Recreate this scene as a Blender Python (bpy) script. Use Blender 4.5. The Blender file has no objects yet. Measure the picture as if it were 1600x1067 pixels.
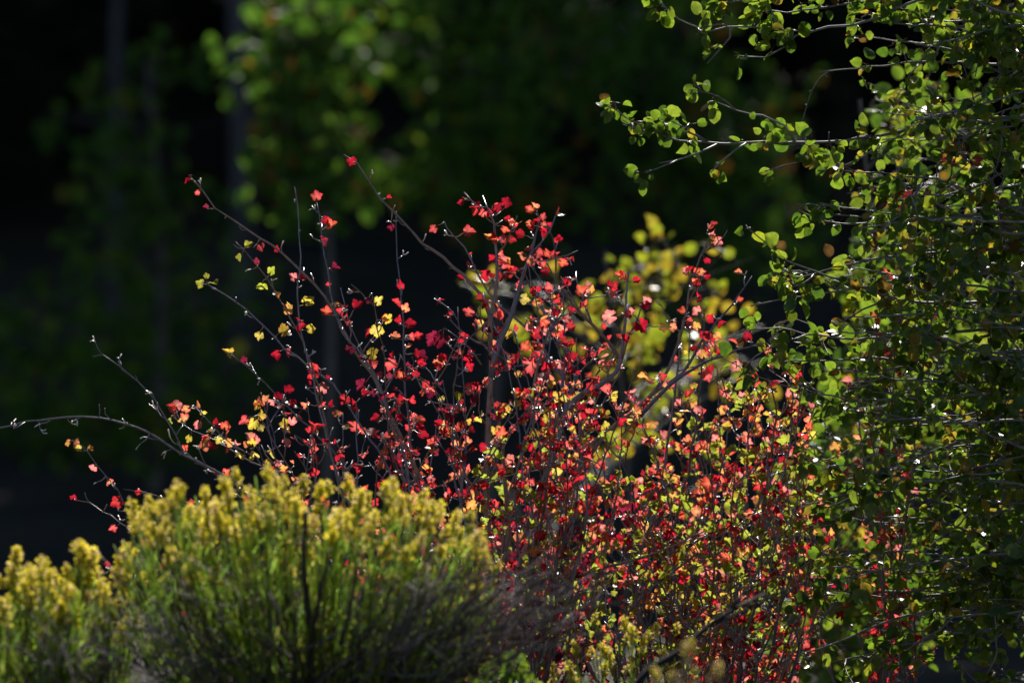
import bpy, math, random
import numpy as np
from mathutils import Vector, Matrix

# ------------------------------------------------------------------ camera, sky, sun, exposure
SC = bpy.context.scene
COL = SC.collection
CAMZ, FOCUS, LENS = 1.35, 9.0, 202.5
SUN_EL, SUN_AZ = math.radians(42), math.radians(9)      # behind the bushes, a little to the right

cam = bpy.data.cameras.new('camera')
cam.lens, cam.sensor_width = LENS, 36.0
cam.clip_start, cam.clip_end = 0.1, 600
cam.dof.use_dof = True
cam.dof.focus_distance = FOCUS
cam.dof.aperture_fstop = 3.9
co = bpy.data.objects.new('camera', cam)
co.location = (0, 0, CAMZ)
co.rotation_euler = (math.radians(90), 0, 0)
COL.objects.link(co)
SC.camera = co

w = bpy.data.worlds.new('World')
SC.world = w
w.use_nodes = True
nt = w.node_tree
sky = nt.nodes.new('ShaderNodeTexSky')
sky.sky_type = 'NISHITA'
sky.sun_disc = False
sky.sun_elevation = SUN_EL
sky.sun_rotation = SUN_AZ
sky.altitude = 2000
bg = nt.nodes['Background']
bg.inputs['Strength'].default_value = 0.05
nt.links.new(sky.outputs[0], bg.inputs[0])

SUN = Vector((math.sin(SUN_AZ) * math.cos(SUN_EL), math.cos(SUN_AZ) * math.cos(SUN_EL), math.sin(SUN_EL)))
sl = bpy.data.lights.new('sun', 'SUN')
sl.energy, sl.angle, sl.color = 5.0, math.radians(0.53), (1.0, 0.95, 0.87)
so = bpy.data.objects.new('sun', sl)
so.rotation_euler = SUN.to_track_quat('Z', 'Y').to_euler()
so.location = (0, 30, 30)
COL.objects.link(so)

SC.view_settings.view_transform = 'Standard'
SC.view_settings.look = 'None'
SC.view_settings.exposure = 0.62
SC.view_settings.gamma = 1.0
SC.view_settings.use_curve_mapping = False
SC.cycles.max_bounces = 6
SC.cycles.transmission_bounces = 4
SC.cycles.diffuse_bounces = 3
SC.cycles.glossy_bounces = 2
SC.cycles.sample_clamp_indirect = 4.0

R = random.Random(11)
npr = np.random.default_rng(11)

# ------------------------------------------------------------------ helpers
def P(px, py, y=FOCUS):
    """a photograph pixel (1600 wide) at depth y metres"""
    return Vector(((px - 800) * y / 9000, y, CAMZ + (533.5 - py) * y / 9000))

def PX(p):
    return (800 + p.x * 9000 / p.y, 533.5 - (p.z - CAMZ) * 9000 / p.y)

def ss(a, b, t):
    t = max(0.0, min(1.0, (t - a) / (b - a)))
    return t * t * (3 - 2 * t)

def gz(x, y):
    """height of the ground: a low bank where the bushes stand, a dip, then a wooded slope"""
    z = 0.78 * ss(2.5, 7.0, y) - 0.16 * ss(8.2, 9.4, y) - 0.12 * ss(10.5, 15, y) + 0.16 * max(0, y - 17) + 0.25 * max(0, y - 30)
    z = min(z, 22 + 0.02 * y)
    return z + 0.03 * math.sin(x * 1.7 + y * 0.9) + 0.02 * math.sin(x * 4.1 - y * 2.3)

class MB:
    """collects triangles with a colour for each vertex"""
    def __init__(self):
        self.V, self.T, self.C, self.n = [], [], [], 0
    def add(self, v, t, c):
        v = np.asarray(v, np.float32).reshape(-1, 3)
        c = np.asarray(c, np.float32)
        if c.ndim == 1:
            c = np.tile(c, (len(v), 1))
        self.V.append(v)
        self.T.append(np.asarray(t, np.int32).reshape(-1, 3) + self.n)
        self.C.append(c[:, :3])
        self.n += len(v)
    def tube(self, pts, r0, r1, sides=5, col=(.2, .2, .2), col1=None):
        pts = [Vector(p) for p in pts]
        n = len(pts)
        if n < 2:
            return
        vs, cs = [], []
        ref = Vector((0.31, 0.87, 0.39))
        for i, p in enumerate(pts):
            d = (pts[min(i + 1, n - 1)] - pts[max(i - 1, 0)])
            d = d.normalized() if d.length > 1e-9 else Vector((0, 0, 1))
            a = d.cross(ref)
            a = a.normalized() if a.length > 1e-3 else d.orthogonal().normalized()
            b = d.cross(a)
            t = i / (n - 1)
            r = r0 + (r1 - r0) * t
            for k in range(sides):
                an = 2 * math.pi * k / sides
                vs.append(p + a * (r * math.cos(an)) + b * (r * math.sin(an)))
                c = col if col1 is None else [col[j] + (col1[j] - col[j]) * t for j in range(3)]
                cs.append(c)
        ts = []
        for i in range(n - 1):
            for k in range(sides):
                a0, a1 = i * sides + k, i * sides + (k + 1) % sides
                ts += [(a0, a1, a1 + sides), (a0, a1 + sides, a0 + sides)]
        m = len(vs)
        vs += [pts[0], pts[-1]]
        cs += [cs[0], cs[-1]]
        for k in range(sides):
            ts.append((m, (k + 1) % sides, k))
            ts.append((m + 1, (n - 1) * sides + k, (n - 1) * sides + (k + 1) % sides))
        self.add([tuple(v) for v in vs], ts, cs)
    def mesh(self, name, mat, off=None, smooth=True):
        V = np.concatenate(self.V); T = np.concatenate(self.T); C = np.concatenate(self.C)
        if off is not None:
            V = V - np.array(off, np.float32)
        me = bpy.data.meshes.new(name)
        me.vertices.add(len(V)); me.vertices.foreach_set('co', V.ravel())
        me.loops.add(T.size); me.loops.foreach_set('vertex_index', T.ravel())
        me.polygons.add(len(T))
        me.polygons.foreach_set('loop_start', np.arange(0, T.size, 3, dtype=np.int32))
        me.polygons.foreach_set('loop_total', np.full(len(T), 3, np.int32))
        me.polygons.foreach_set('use_smooth', np.full(len(T), smooth, dtype=bool))
        at = me.color_attributes.new('Col', 'FLOAT_COLOR', 'POINT')
        at.data.foreach_set('color', np.concatenate([C, np.ones((len(C), 1), np.float32)], 1).ravel())
        me.update(calc_edges=True)
        me.materials.append(mat)
        return me

def link(name, me, parent=None, loc=None):
    o = bpy.data.objects.new(name, me)
    COL.objects.link(o)
    if parent is not None:
        o.parent = parent
    if loc is not None:
        o.location = loc
    return o

def tag(o, label=None, cat=None, group=None, kind=None):
    for k, v in (('label', label), ('category', cat), ('group', group), ('kind', kind)):
        if v:
            o[k] = v
    return o

def thing(name, loc, label, cat, group=None):
    o = link(name, None)
    o.location = loc
    o.empty_display_size = 0.1
    return tag(o, label, cat, group)

def part(name, mb, mat, root, kind=None, smooth=True):
    o = link(name, mb.mesh(name, mat, root.location, smooth), root)
    if kind:
        o['kind'] = kind
    return o

def spline(pts, step=0.02):
    """Catmull-Rom through pts, resampled about every step metres"""
    pts = [Vector(p) for p in pts]
    if len(pts) < 3:
        pts = [pts[0], (pts[0] + pts[-1]) / 2, pts[-1]]
    q = [pts[0] * 2 - pts[1]] + pts + [pts[-1] * 2 - pts[-2]]
    out = []
    for i in range(1, len(q) - 2):
        a, b, c, d = q[i - 1], q[i], q[i + 1], q[i + 2]
        m = max(1, int((c - b).length / step))
        for k in range(m):
            t = k / m
            out.append(0.5 * ((2 * b) + (c - a) * t + (2 * a - 5 * b + 4 * c - d) * t * t + (3 * b - a - 3 * c + d) * t ** 3))
    out.append(pts[-1])
    return out

def rv(s=1.0):
    return Vector((R.gauss(0, s), R.gauss(0, s), R.gauss(0, s)))

def frame(org, ydir, nrm, size):
    y = ydir.normalized()
    x = y.cross(nrm)
    x = x.normalized() if x.length > 1e-4 else y.orthogonal().normalized()
    z = x.cross(y)
    m = Matrix((x * size, y * size, z * size)).transposed().to_4x4()
    m.translation = org
    return m @ Matrix.Diagonal((R.uniform(.72, 1.1), R.uniform(.88, 1.1), R.uniform(.5, 1.7), 1))

# ------------------------------------------------------------------ materials
def new_mat(name):
    m = bpy.data.materials.new(name)
    m.use_nodes = True
    nt = m.node_tree
    for n in list(nt.nodes):
        nt.nodes.remove(n)
    return m, nt, nt.nodes.new, nt.links.new

def leaf_mat(name, tint=(1, 1, 1), refl=0.45, trans=1.0, mixf=0.6, rough=0.32, spec=0.5, spot=0.25, spotscale=160, veins=0):
    m, nt, N, L = new_mat(name)
    out = N('ShaderNodeOutputMaterial')
    at = N('ShaderNodeAttribute'); at.attribute_name = 'Col'
    tc = N('ShaderNodeNewGeometry')
    no = N('ShaderNodeTexNoise'); no.inputs['Scale'].default_value = spotscale; no.inputs['Detail'].default_value = 3
    L(tc.outputs['Position'], no.inputs['Vector'])
    mr = N('ShaderNodeMapRange')
    mr.inputs['From Min'].default_value, mr.inputs['From Max'].default_value = 0.35, 0.7
    mr.inputs['To Min'].default_value, mr.inputs['To Max'].default_value = 1 + spot * 0.4, 1 - spot
    L(no.outputs[0], mr.inputs['Value'])
    tn = N('ShaderNodeVectorMath'); tn.operation = 'MULTIPLY'; tn.inputs[1].default_value = tint
    L(at.outputs['Color'], tn.inputs[0])
    mul = N('ShaderNodeVectorMath'); mul.operation = 'SCALE'
    L(tn.outputs[0], mul.inputs[0]); L(mr.outputs[0], mul.inputs['Scale'])
    def sc(f):
        s = N('ShaderNodeVectorMath'); s.operation = 'SCALE'; s.inputs['Scale'].default_value = f
        L(mul.outputs[0], s.inputs[0]); return s.outputs[0]
    pr = N('ShaderNodeBsdfPrincipled')
    pr.inputs['Roughness'].default_value = rough
    pr.inputs['Specular IOR Level'].default_value = spec
    L(sc(refl), pr.inputs['Base Color'])
    bp = N('ShaderNodeBump'); bp.inputs['Strength'].default_value = 0.25; bp.inputs['Distance'].default_value = 0.002
    n2 = N('ShaderNodeTexNoise'); n2.inputs['Scale'].default_value = spotscale * 2.2
    L(tc.outputs['Position'], n2.inputs['Vector']); L(n2.outputs[0], bp.inputs['Height'])
    L(bp.outputs[0], pr.inputs['Normal'])
    tr = N('ShaderNodeBsdfTranslucent')
    L(sc(trans), tr.inputs['Color'])
    mx = N('ShaderNodeMixShader'); mx.inputs[0].default_value = mixf
    L(pr.outputs[0], mx.inputs[1]); L(tr.outputs[0], mx.inputs[2])
    L(mx.outputs[0], out.inputs['Surface'])
    return m

def bark_mat(name, scale=60, rough=0.5, spec=0.5, var=0.5, bump=0.5, dist=0.003, stretch=0.25):
    m, nt, N, L = new_mat(name)
    out = N('ShaderNodeOutputMaterial')
    at = N('ShaderNodeAttribute'); at.attribute_name = 'Col'
    tc = N('ShaderNodeTexCoord')
    mp = N('ShaderNodeMapping'); mp.inputs['Scale'].default_value = (1, 1, stretch)
    L(tc.outputs['Object'], mp.inputs['Vector'])
    no = N('ShaderNodeTexNoise'); no.inputs['Scale'].default_value = scale; no.inputs['Detail'].default_value = 5
    L(mp.outputs[0], no.inputs['Vector'])
    mr = N('ShaderNodeMapRange')
    mr.inputs['From Min'].default_value, mr.inputs['From Max'].default_value = 0.3, 0.7
    mr.inputs['To Min'].default_value, mr.inputs['To Max'].default_value = 1 - var, 1 + var
    L(no.outputs[0], mr.inputs['Value'])
    mul = N('ShaderNodeVectorMath'); mul.operation = 'SCALE'
    L(at.outputs['Color'], mul.inputs[0]); L(mr.outputs[0], mul.inputs['Scale'])
    pr = N('ShaderNodeBsdfPrincipled')
    pr.inputs['Roughness'].default_value = rough
    pr.inputs['Specular IOR Level'].default_value = spec
    L(mul.outputs[0], pr.inputs['Base Color'])
    bp = N('ShaderNodeBump'); bp.inputs['Strength'].default_value = bump; bp.inputs['Distance'].default_value = dist
    L(no.outputs[0], bp.inputs['Height']); L(bp.outputs[0], pr.inputs['Normal'])
    L(pr.outputs[0], out.inputs['Surface'])
    return m

M_CUR = leaf_mat('currant_leaf', refl=0.35, trans=1.1, mixf=0.70, rough=0.30, spec=0.6, spot=0.3)
M_ASP = leaf_mat('aspen_leaf', refl=0.30, trans=.9, mixf=0.52, rough=0.32, spec=0.6, spot=0.3, spotscale=120)
M_BAK = leaf_mat('wood_leaf_dimmed', (.72, 1.0, 1.3), refl=0.6, trans=0.52, mixf=0.5, rough=0.55, spec=0.25, spot=0.3, spotscale=60)  # aspen leaf copy, dimmer and bluer: forest shade put into the colour
M_FLW = leaf_mat('rabbitbrush_flower', refl=1.0, trans=1.3, mixf=0.62, rough=0.7, spec=0.15, spot=0.3, spotscale=200)
M_STM = leaf_mat('rabbitbrush_stem', refl=0.7, trans=1.5, mixf=0.45, rough=0.6, spec=0.25, spot=0.4, spotscale=40)
M_BRK = bark_mat('currant_bark', 220, 0.27, 0.9, 0.4, 0.14, 0.0008)
M_ABK = bark_mat('aspen_bark', 90, 0.42, 0.5, 0.4, 0.4, 0.001)
M_DRY = bark_mat('dry_stem', 80, 0.7, 0.3, 0.4, 0.3, 0.001)
M_DED = bark_mat('dead_wood', 80, 0.85, 0.15, 0.4, 0.4, 0.002)
M_TRK = bark_mat('trunk_bark', 14, 0.85, 0.2, 0.5, 0.8, 0.02)
M_NDL = leaf_mat('needles', refl=1.0, trans=0.3, mixf=0.12, rough=0.6, spec=0.2, spot=0.5, spotscale=3)

# ------------------------------------------------------------------ ground
def ground():
    xs = np.concatenate([np.linspace(-150, -9, 24), np.linspace(-8, 8, 90), np.linspace(9, 150, 24)])
    ys = np.concatenate([np.linspace(-60, 0, 12), np.linspace(0.4, 40, 170), np.linspace(42, 220, 40)])
    V = [(x, y, gz(x, y) + 0.012 * R.gauss(0, 1)) for y in ys for x in xs]
    nx = len(xs)
    T = []
    for j in range(len(ys) - 1):
        for i in range(nx - 1):
            a = j * nx + i
            T += [(a, a + 1, a + nx + 1), (a, a + nx + 1, a + nx)]
    mb = MB(); mb.add(V, T, (0.05, 0.04, 0.03))
    m, nt, N, L = new_mat('forest_floor')
    out = N('ShaderNodeOutputMaterial'); pr = N('ShaderNodeBsdfPrincipled')
    tc = N('ShaderNodeTexCoord')
    n1 = N('ShaderNodeTexNoise'); n1.inputs['Scale'].default_value = 1.3; n1.inputs['Detail'].default_value = 8
    n2 = N('ShaderNodeTexVoronoi'); n2.inputs['Scale'].default_value = 28
    L(tc.outputs['Object'], n1.inputs['Vector']); L(tc.outputs['Object'], n2.inputs['Vector'])
    cr = N('ShaderNodeValToRGB')
    cr.color_ramp.elements[0].position, cr.color_ramp.elements[0].color = 0.35, (0.018, 0.022, 0.010, 1)
    cr.color_ramp.elements[1].position, cr.color_ramp.elements[1].color = 0.7, (0.075, 0.055, 0.032, 1)
    L(n1.outputs[0], cr.inputs[0])
    mx = N('ShaderNodeMix'); mx.data_type = 'RGBA'; mx.blend_type = 'MULTIPLY'; mx.inputs['Factor'].default_value = 0.6
    L(cr.outputs[0], mx.inputs['A']); L(n2.outputs['Color'], mx.inputs['B'])
    L(mx.outputs['Result'], pr.inputs['Base Color'])
    pr.inputs['Roughness'].default_value = 0.95
    bp = N('ShaderNodeBump'); bp.inputs['Strength'].default_value = 0.8; bp.inputs['Distance'].default_value = 0.03
    L(n2.outputs['Distance'], bp.inputs['Height']); L(bp.outputs[0], pr.inputs['Normal'])
    L(pr.outputs[0], out.inputs['Surface'])
    o = link('ground', mb.mesh('ground', m))
    tag(o, 'dark forest floor of leaf litter sloping up under the trees', 'ground', kind='structure')
ground()

# ------------------------------------------------------------------ leaf shapes
def currant_leaf(seed, cc, rc, pc):
    """three-lobed crenate leaf on its stalk; blade about 1 unit wide; origin at the foot of the stalk"""
    r = random.Random(seed)
    mb = MB()
    pl = r.uniform(0.45, 0.85)
    bend = r.uniform(-0.15, 0.15)
    pts = [(0, 0, 0), (bend, pl * 0.5, 0.08), (0, pl, 0.02)]
    mb.tube(pts, 0.030, 0.022, 3, pc)
    fold, cup, wob = r.uniform(0.1, 0.95), r.uniform(-0.6, 0.45), r.uniform(0, 6.3)
    n = 26
    vs, cs = [(0, pl, 0.02)], [cc]
    deep = r.uniform(0.75, 1.15)
    for i in range(n + 1):
        th = math.radians(-158 + 316 * i / n)
        a = abs(math.degrees(th))
        rad = 0.40 + 0.27 * deep * math.exp(-(a / 29) ** 4) + 0.20 * deep * math.exp(-((a - 70) / 27) ** 4) + 0.07 * math.exp(-((a - 128) / 24) ** 4)
        rad *= (1 + (0.06 if i % 2 else -0.05)) * r.uniform(0.94, 1.06)
        x, y = rad * math.sin(th), rad * math.cos(th) + 0.0
        z = fold * abs(x) + cup * (x * x + y * y) + 0.05 * math.sin(3 * th + wob)
        vs.append((x, pl + y, z + 0.02))
        k, f = r.uniform(0.65, 1.15), max(0, r.uniform(-.3, .5))
        cs.append([(c + (d - c) * f) * k for c, d in zip(rc, cc)])
    mb.add(vs, [(0, i + 1, i + 2) for i in range(n)], cs)
    # drop of colour between the veins: darken alternate points a little
    return mb

def aspen_leaf(seed, cc, rc, pc):
    """round leaf with a short point, on a long thin stalk; blade 1 unit long"""
    r = random.Random(seed)
    mb = MB()
    pl = r.uniform(0.45, 0.9)
    pts = [(0, 0, 0), (r.uniform(-0.1, 0.1), pl * 0.5, 0.05), (0, pl, 0)]
    mb.tube(pts, 0.022, 0.016, 3, pc)
    fold, cup = r.uniform(0.0, 0.8), r.uniform(-0.7, 0.5)
    tw = r.uniform(-0.3, 0.3)
    n = 18
    vs, cs = [(0, pl + 0.45, 0.03 + cup * 0.02)], [cc]
    for i in range(n):
        th = 2 * math.pi * i / n
        rad = 0.5 * r.uniform(0.965, 1.035)
        x, y = rad * 0.94 * math.sin(th), -rad * math.cos(th)
        if i == n // 2:
            y += 0.07
        if i == 0:
            y += 0.05
        z = fold * abs(x) + cup * (x * x + y * y) + tw * x * y
        vs.append((x, pl + 0.48 + y, z))
        k = r.uniform(0.8, 1.15)
        cs.append([c * k for c in rc])
    mb.add(vs, [(0, 1 + i, 1 + (i + 1) % n) for i in range(n)], cs)
    return mb

CPAL = {
    'R': [((.82, .22, .10), (.60, .014, .032)), ((.60, .02, .04), (.48, .008, .028)), ((.80, .18, .14), (.66, .03, .06)), ((.70, .07, .06), (.54, .010, .034)), ((.42, .014, .03), (.34, .007, .022))],
    'O': [((.85, .44, .16), (.78, .11, .10)), ((.85, .36, .27), (.78, .14, .18)), ((.82, .52, .13), (.76, .22, .06))],
    'Y': [((.66, .58, .08), (.62, .42, .05)), ((.60, .56, .06), (.70, .28, .06)), ((.75, .62, .16), (.62, .46, .06))],
    'G': [((.36, .46, .04), (.42, .42, .05)), ((.26, .36, .03), (.40, .30, .05)), ((.40, .50, .06), (.36, .42, .05))],
    'M': [((.26, .015, .045), (.18, .010, .035)), ((.20, .02, .05), (.26, .02, .04))],
}
CURP = {}
for key, lst in CPAL.items():
    CURP[key] = []
    for a, (cc, rc) in enumerate(lst):
        for s in range(6):
            pc = (.50, .22, .20) if key in 'ROM' else (.45, .36, .16)
            mb = currant_leaf(s * 17 + a * 5 + ord(key), cc, rc, pc)
            CURP[key].append((mb, mb.mesh('leaf', M_CUR)))
APAL = {
    'g': [((.16, .31, .016), (.23, .38, .03)), ((.21, .37, .02), (.30, .44, .035)), ((.09, .20, .014), (.15, .28, .024)), ((.27, .42, .026), (.38, .50, .045))],
    'y': [((.55, .48, .05), (.50, .42, .04)), ((.45, .42, .04), (.55, .34, .03))],
    'b': [((.22, .13, .03), (.14, .07, .02)), ((.40, .26, .03), (.24, .12, .02))],
    'l': [((.46, .52, .03), (.50, .54, .035)), ((.38, .50, .025), (.44, .50, .03)), ((.60, .50, .04), (.66, .46, .035))],
    'o': [((.60, .30, .03), (.60, .22, .02))],
}
ASPP, WODP = {}, {}
for key, lst in APAL.items():
    ASPP[key] = []
    for a, (cc, rc) in enumerate(lst):
        for s in range(4):
            mb = aspen_leaf(s * 13 + a * 7 + ord(key), cc, rc, (.34, .20, .12))
            ASPP[key].append((mb, mb.mesh('leaf', M_ASP)))
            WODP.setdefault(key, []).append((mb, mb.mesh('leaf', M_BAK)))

def put_leaves(root, leaves, protos, mat, limit=300, chosen=None):
    """leaves: list of (score, matrix, key); the first LIMIT by score are objects, the others one part"""
    leaves.sort(key=lambda q: q[0])
    off = root.location
    rest = MB()
    for i, (s, m, key) in enumerate(leaves):
        mb, me = R.choice(protos[key])
        if i < limit:
            o = link('leaf', me, root)
            mm = m.copy(); mm.translation = m.translation - off
            o.matrix_local = mm
        else:
            A = np.array(m, np.float32)
            n = 0
            for v, t, c in zip(mb.V, mb.T, mb.C):
                rest.add(v @ A[:3, :3].T + A[:3, 3], t - n, c)
                n += len(v)
    if rest.n:
        part('foliage', rest, mat, root, 'stuff')

R.seed(100)
# ------------------------------------------------------------------ red currant bushes
# how many leaves a spur bears, read off the photograph, and the weights of red, orange, yellow, green and maroon among them
CMAP = [(40, 660, 0, (1, 0, 0, 0, 0)), (130, 640, 0, (1, 0, 0, 0, 0)), (190, 580, 0, (1, 0, 0, 0, 0)), (240, 640, .1, (1, 0, 0, 0, 0)), (120, 690, .5, (0, 1, 0, 0, 0)), (180, 790, .6, (1, 0, 0, 0, 0)),
        (290, 665, 1.6, (1, 2, 1, 0, 0)), (370, 670, 1.6, (2, 1, 1, 0, 0)), (420, 690, 1.2, (1, 1, 1, 0, 0)), (350, 340, 0, (1, 0, 0, 0, 0)), (430, 400, 0, (1, 0, 0, 0, 0)), (320, 440, 0, (0, 0, 0, 1, 0)),
        (460, 330, 0, (1, 0, 0, 0, 0)), (400, 470, 0, (0, 0, 0, 1, 0)), (450, 520, .2, (1, 0, 1, 0, 0)), (500, 400, 0, (1, 0, 0, 0, 0)), (500, 520, .35, (1, 0, 0, 0, 0)), (480, 620, .8, (1, 1, 0, 0, 0)), (430, 600, .5, (1, 1, 0, 0, 0)),
        (600, 300, 0, (1, 0, 0, 0, 0)), (560, 280, 0, (1, 0, 0, 0, 0)), (640, 370, .02, (1, 0, 0, 0, 0)), (690, 400, .05, (1, 0, 0, 0, 0)), (620, 420, 0, (1, 0, 0, 0, 0)), (600, 500, .6, (2, 1, 1, 0, 0)), (640, 520, .8, (2, 1, 0, 0, 0)),
        (570, 590, .8, (2, 0, 0, 0, 1)), (640, 610, 1.0, (2, 0, 0, 0, 1)), (600, 680, 1.1, (3, 1, 0, 0, 0)), (520, 680, .9, (2, 1, 0, 0, 0)), (560, 750, .8, (2, 0, 0, 0, 0)), (660, 700, 1.2, (3, 0, 0, 0, 1)), (700, 600, .8, (2, 0, 0, 0, 1)),
        (760, 330, 1.0, (1, 0, 0, 0, 0)), (800, 370, 1.6, (3, 1, 0, 0, 0)), (790, 430, 1.6, (4, 1, 0, 0, 0)), (850, 400, 1.0, (2, 0, 0, 0, 0)), (880, 440, .8, (2, 0, 0, 0, 0)), (860, 480, 1.8, (3, 1, 0, 0, 0)), (740, 480, .4, (1, 0, 0, 0, 0)),
        (750, 540, 1.5, (3, 1, 0, 0, 1)), (830, 560, 2.0, (4, 1, 0, 0, 0)), (900, 520, 1.2, (2, 1, 0, 0, 0)), (940, 480, 1.0, (1, 1, 0, 0, 0)), (980, 450, 1.6, (3, 0, 0, 0, 1)), (990, 530, 1.8, (3, 1, 0, 0, 0)), (920, 590, 1.5, (2, 1, 0, 0, 0)),
        (1040, 520, .5, (0, 1, 0, 0, 0)), (1090, 400, 1.2, (1, 2, 0, 0, 0)), (1100, 470, 1.3, (2, 1, 0, 0, 0)), (1110, 520, 1.4, (2, 1, 0, 0, 0)), (1060, 600, .8, (1, 1, 0, 0, 0)),
        (780, 650, 1.7, (2, 1, 1, 0, 1)), (860, 660, 1.7, (2, 1, 1, 0, 0)), (950, 650, 1.8, (1, 2, 1, 1, 0)), (1030, 650, 1.9, (1, 2, 1, 0, 0)), (1120, 640, 2.1, (1, 2, 1, 1, 0)), (1200, 600, 2.2, (1, 2, 1, 1, 0)),
        (1240, 660, 1.8, (1, 2, 1, 1, 0)), (1290, 640, 1.0, (1, 1, 0, 0, 0)), (700, 760, 1.4, (2, 1, 0, 0, 0)), (780, 760, 2.0, (2, 1, 0, 2, 0)), (880, 760, 2.2, (3, 1, 0, 1, 0)), (980, 760, 2.4, (2, 1, 0, 2, 0)), (1080, 750, 2.4, (2, 1, 0, 2, 0)),
        (1180, 740, 2.2, (2, 1, 0, 2, 0)), (840, 860, 2.0, (2, 1, 0, 3, 1)), (940, 860, 2.2, (3, 1, 0, 3, 1)), (1040, 860, 2.2, (2, 1, 0, 3, 0)), (1140, 860, 2.0, (1, 1, 0, 3, 0)), (1220, 830, 1.6, (1, 1, 0, 2, 0)),
        (900, 970, 1.4, (1, 1, 0, 3, 1)), (1000, 970, 1.6, (1, 2, 0, 3, 1)), (1100, 970, 1.5, (1, 1, 1, 3, 0)), (1200, 960, 1.5, (2, 1, 0, 3, 0)), (1000, 1060, 1.0, (1, 0, 0, 1, 1)), (1180, 1040, 1.2, (2, 1, 0, 0, 0)),
        (1320, 860, 1.3, (2, 1, 1, 0, 0)), (1360, 850, 1.5, (2, 2, 0, 0, 0)), (1410, 880, 1.0, (2, 1, 0, 0, 0)), (1300, 960, .8, (2, 0, 0, 1, 0)), (1390, 1010, .8, (2, 0, 0, 0, 0)), (1330, 1040, .8, (1, 2, 0, 0, 0)),
        (1340, 560, 1.0, (2, 1, 0, 0, 0)), (1400, 440, .5, (2, 0, 0, 0, 0)), (1410, 320, .6, (2, 0, 0, 0, 0)), (1360, 640, .6, (1, 1, 0, 0, 0)), (1460, 900, .4, (1, 0, 0, 0, 0)), (1500, 700, .2, (1, 1, 0, 0, 0))]
CM = np.array([(a, b, c) for a, b, c, d in CMAP], float)

def cmap(px, py):
    d = (CM[:, 0] - px) ** 2 + (CM[:, 1] - py) ** 2
    w = 1 / (d + 300) ** 2
    k = R.choices(range(len(CMAP)), weights=w)[0]
    return float((w * CM[:, 2]).sum() / w.sum()), R.choices(('R', 'O', 'Y', 'G', 'M'), weights=CMAP[k][3])[0]

BARK, BARK2 = (.17, .145, .185), (.23, .15, .125)
VIEW = Vector((0, -1, 0))

def leaf_normal():
    """some blades face the light or the viewer broadside, others lie level and are seen edge-on"""
    if R.random() < 0.62:
        n = Vector((R.gauss(0, .5), -1, R.gauss(0.1, .5)))
    elif R.random() < 0.7:
        n = Vector((R.gauss(0, .35), R.gauss(.2, .35), 1))
    else:
        n = rv()
    return n.normalized()

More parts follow.
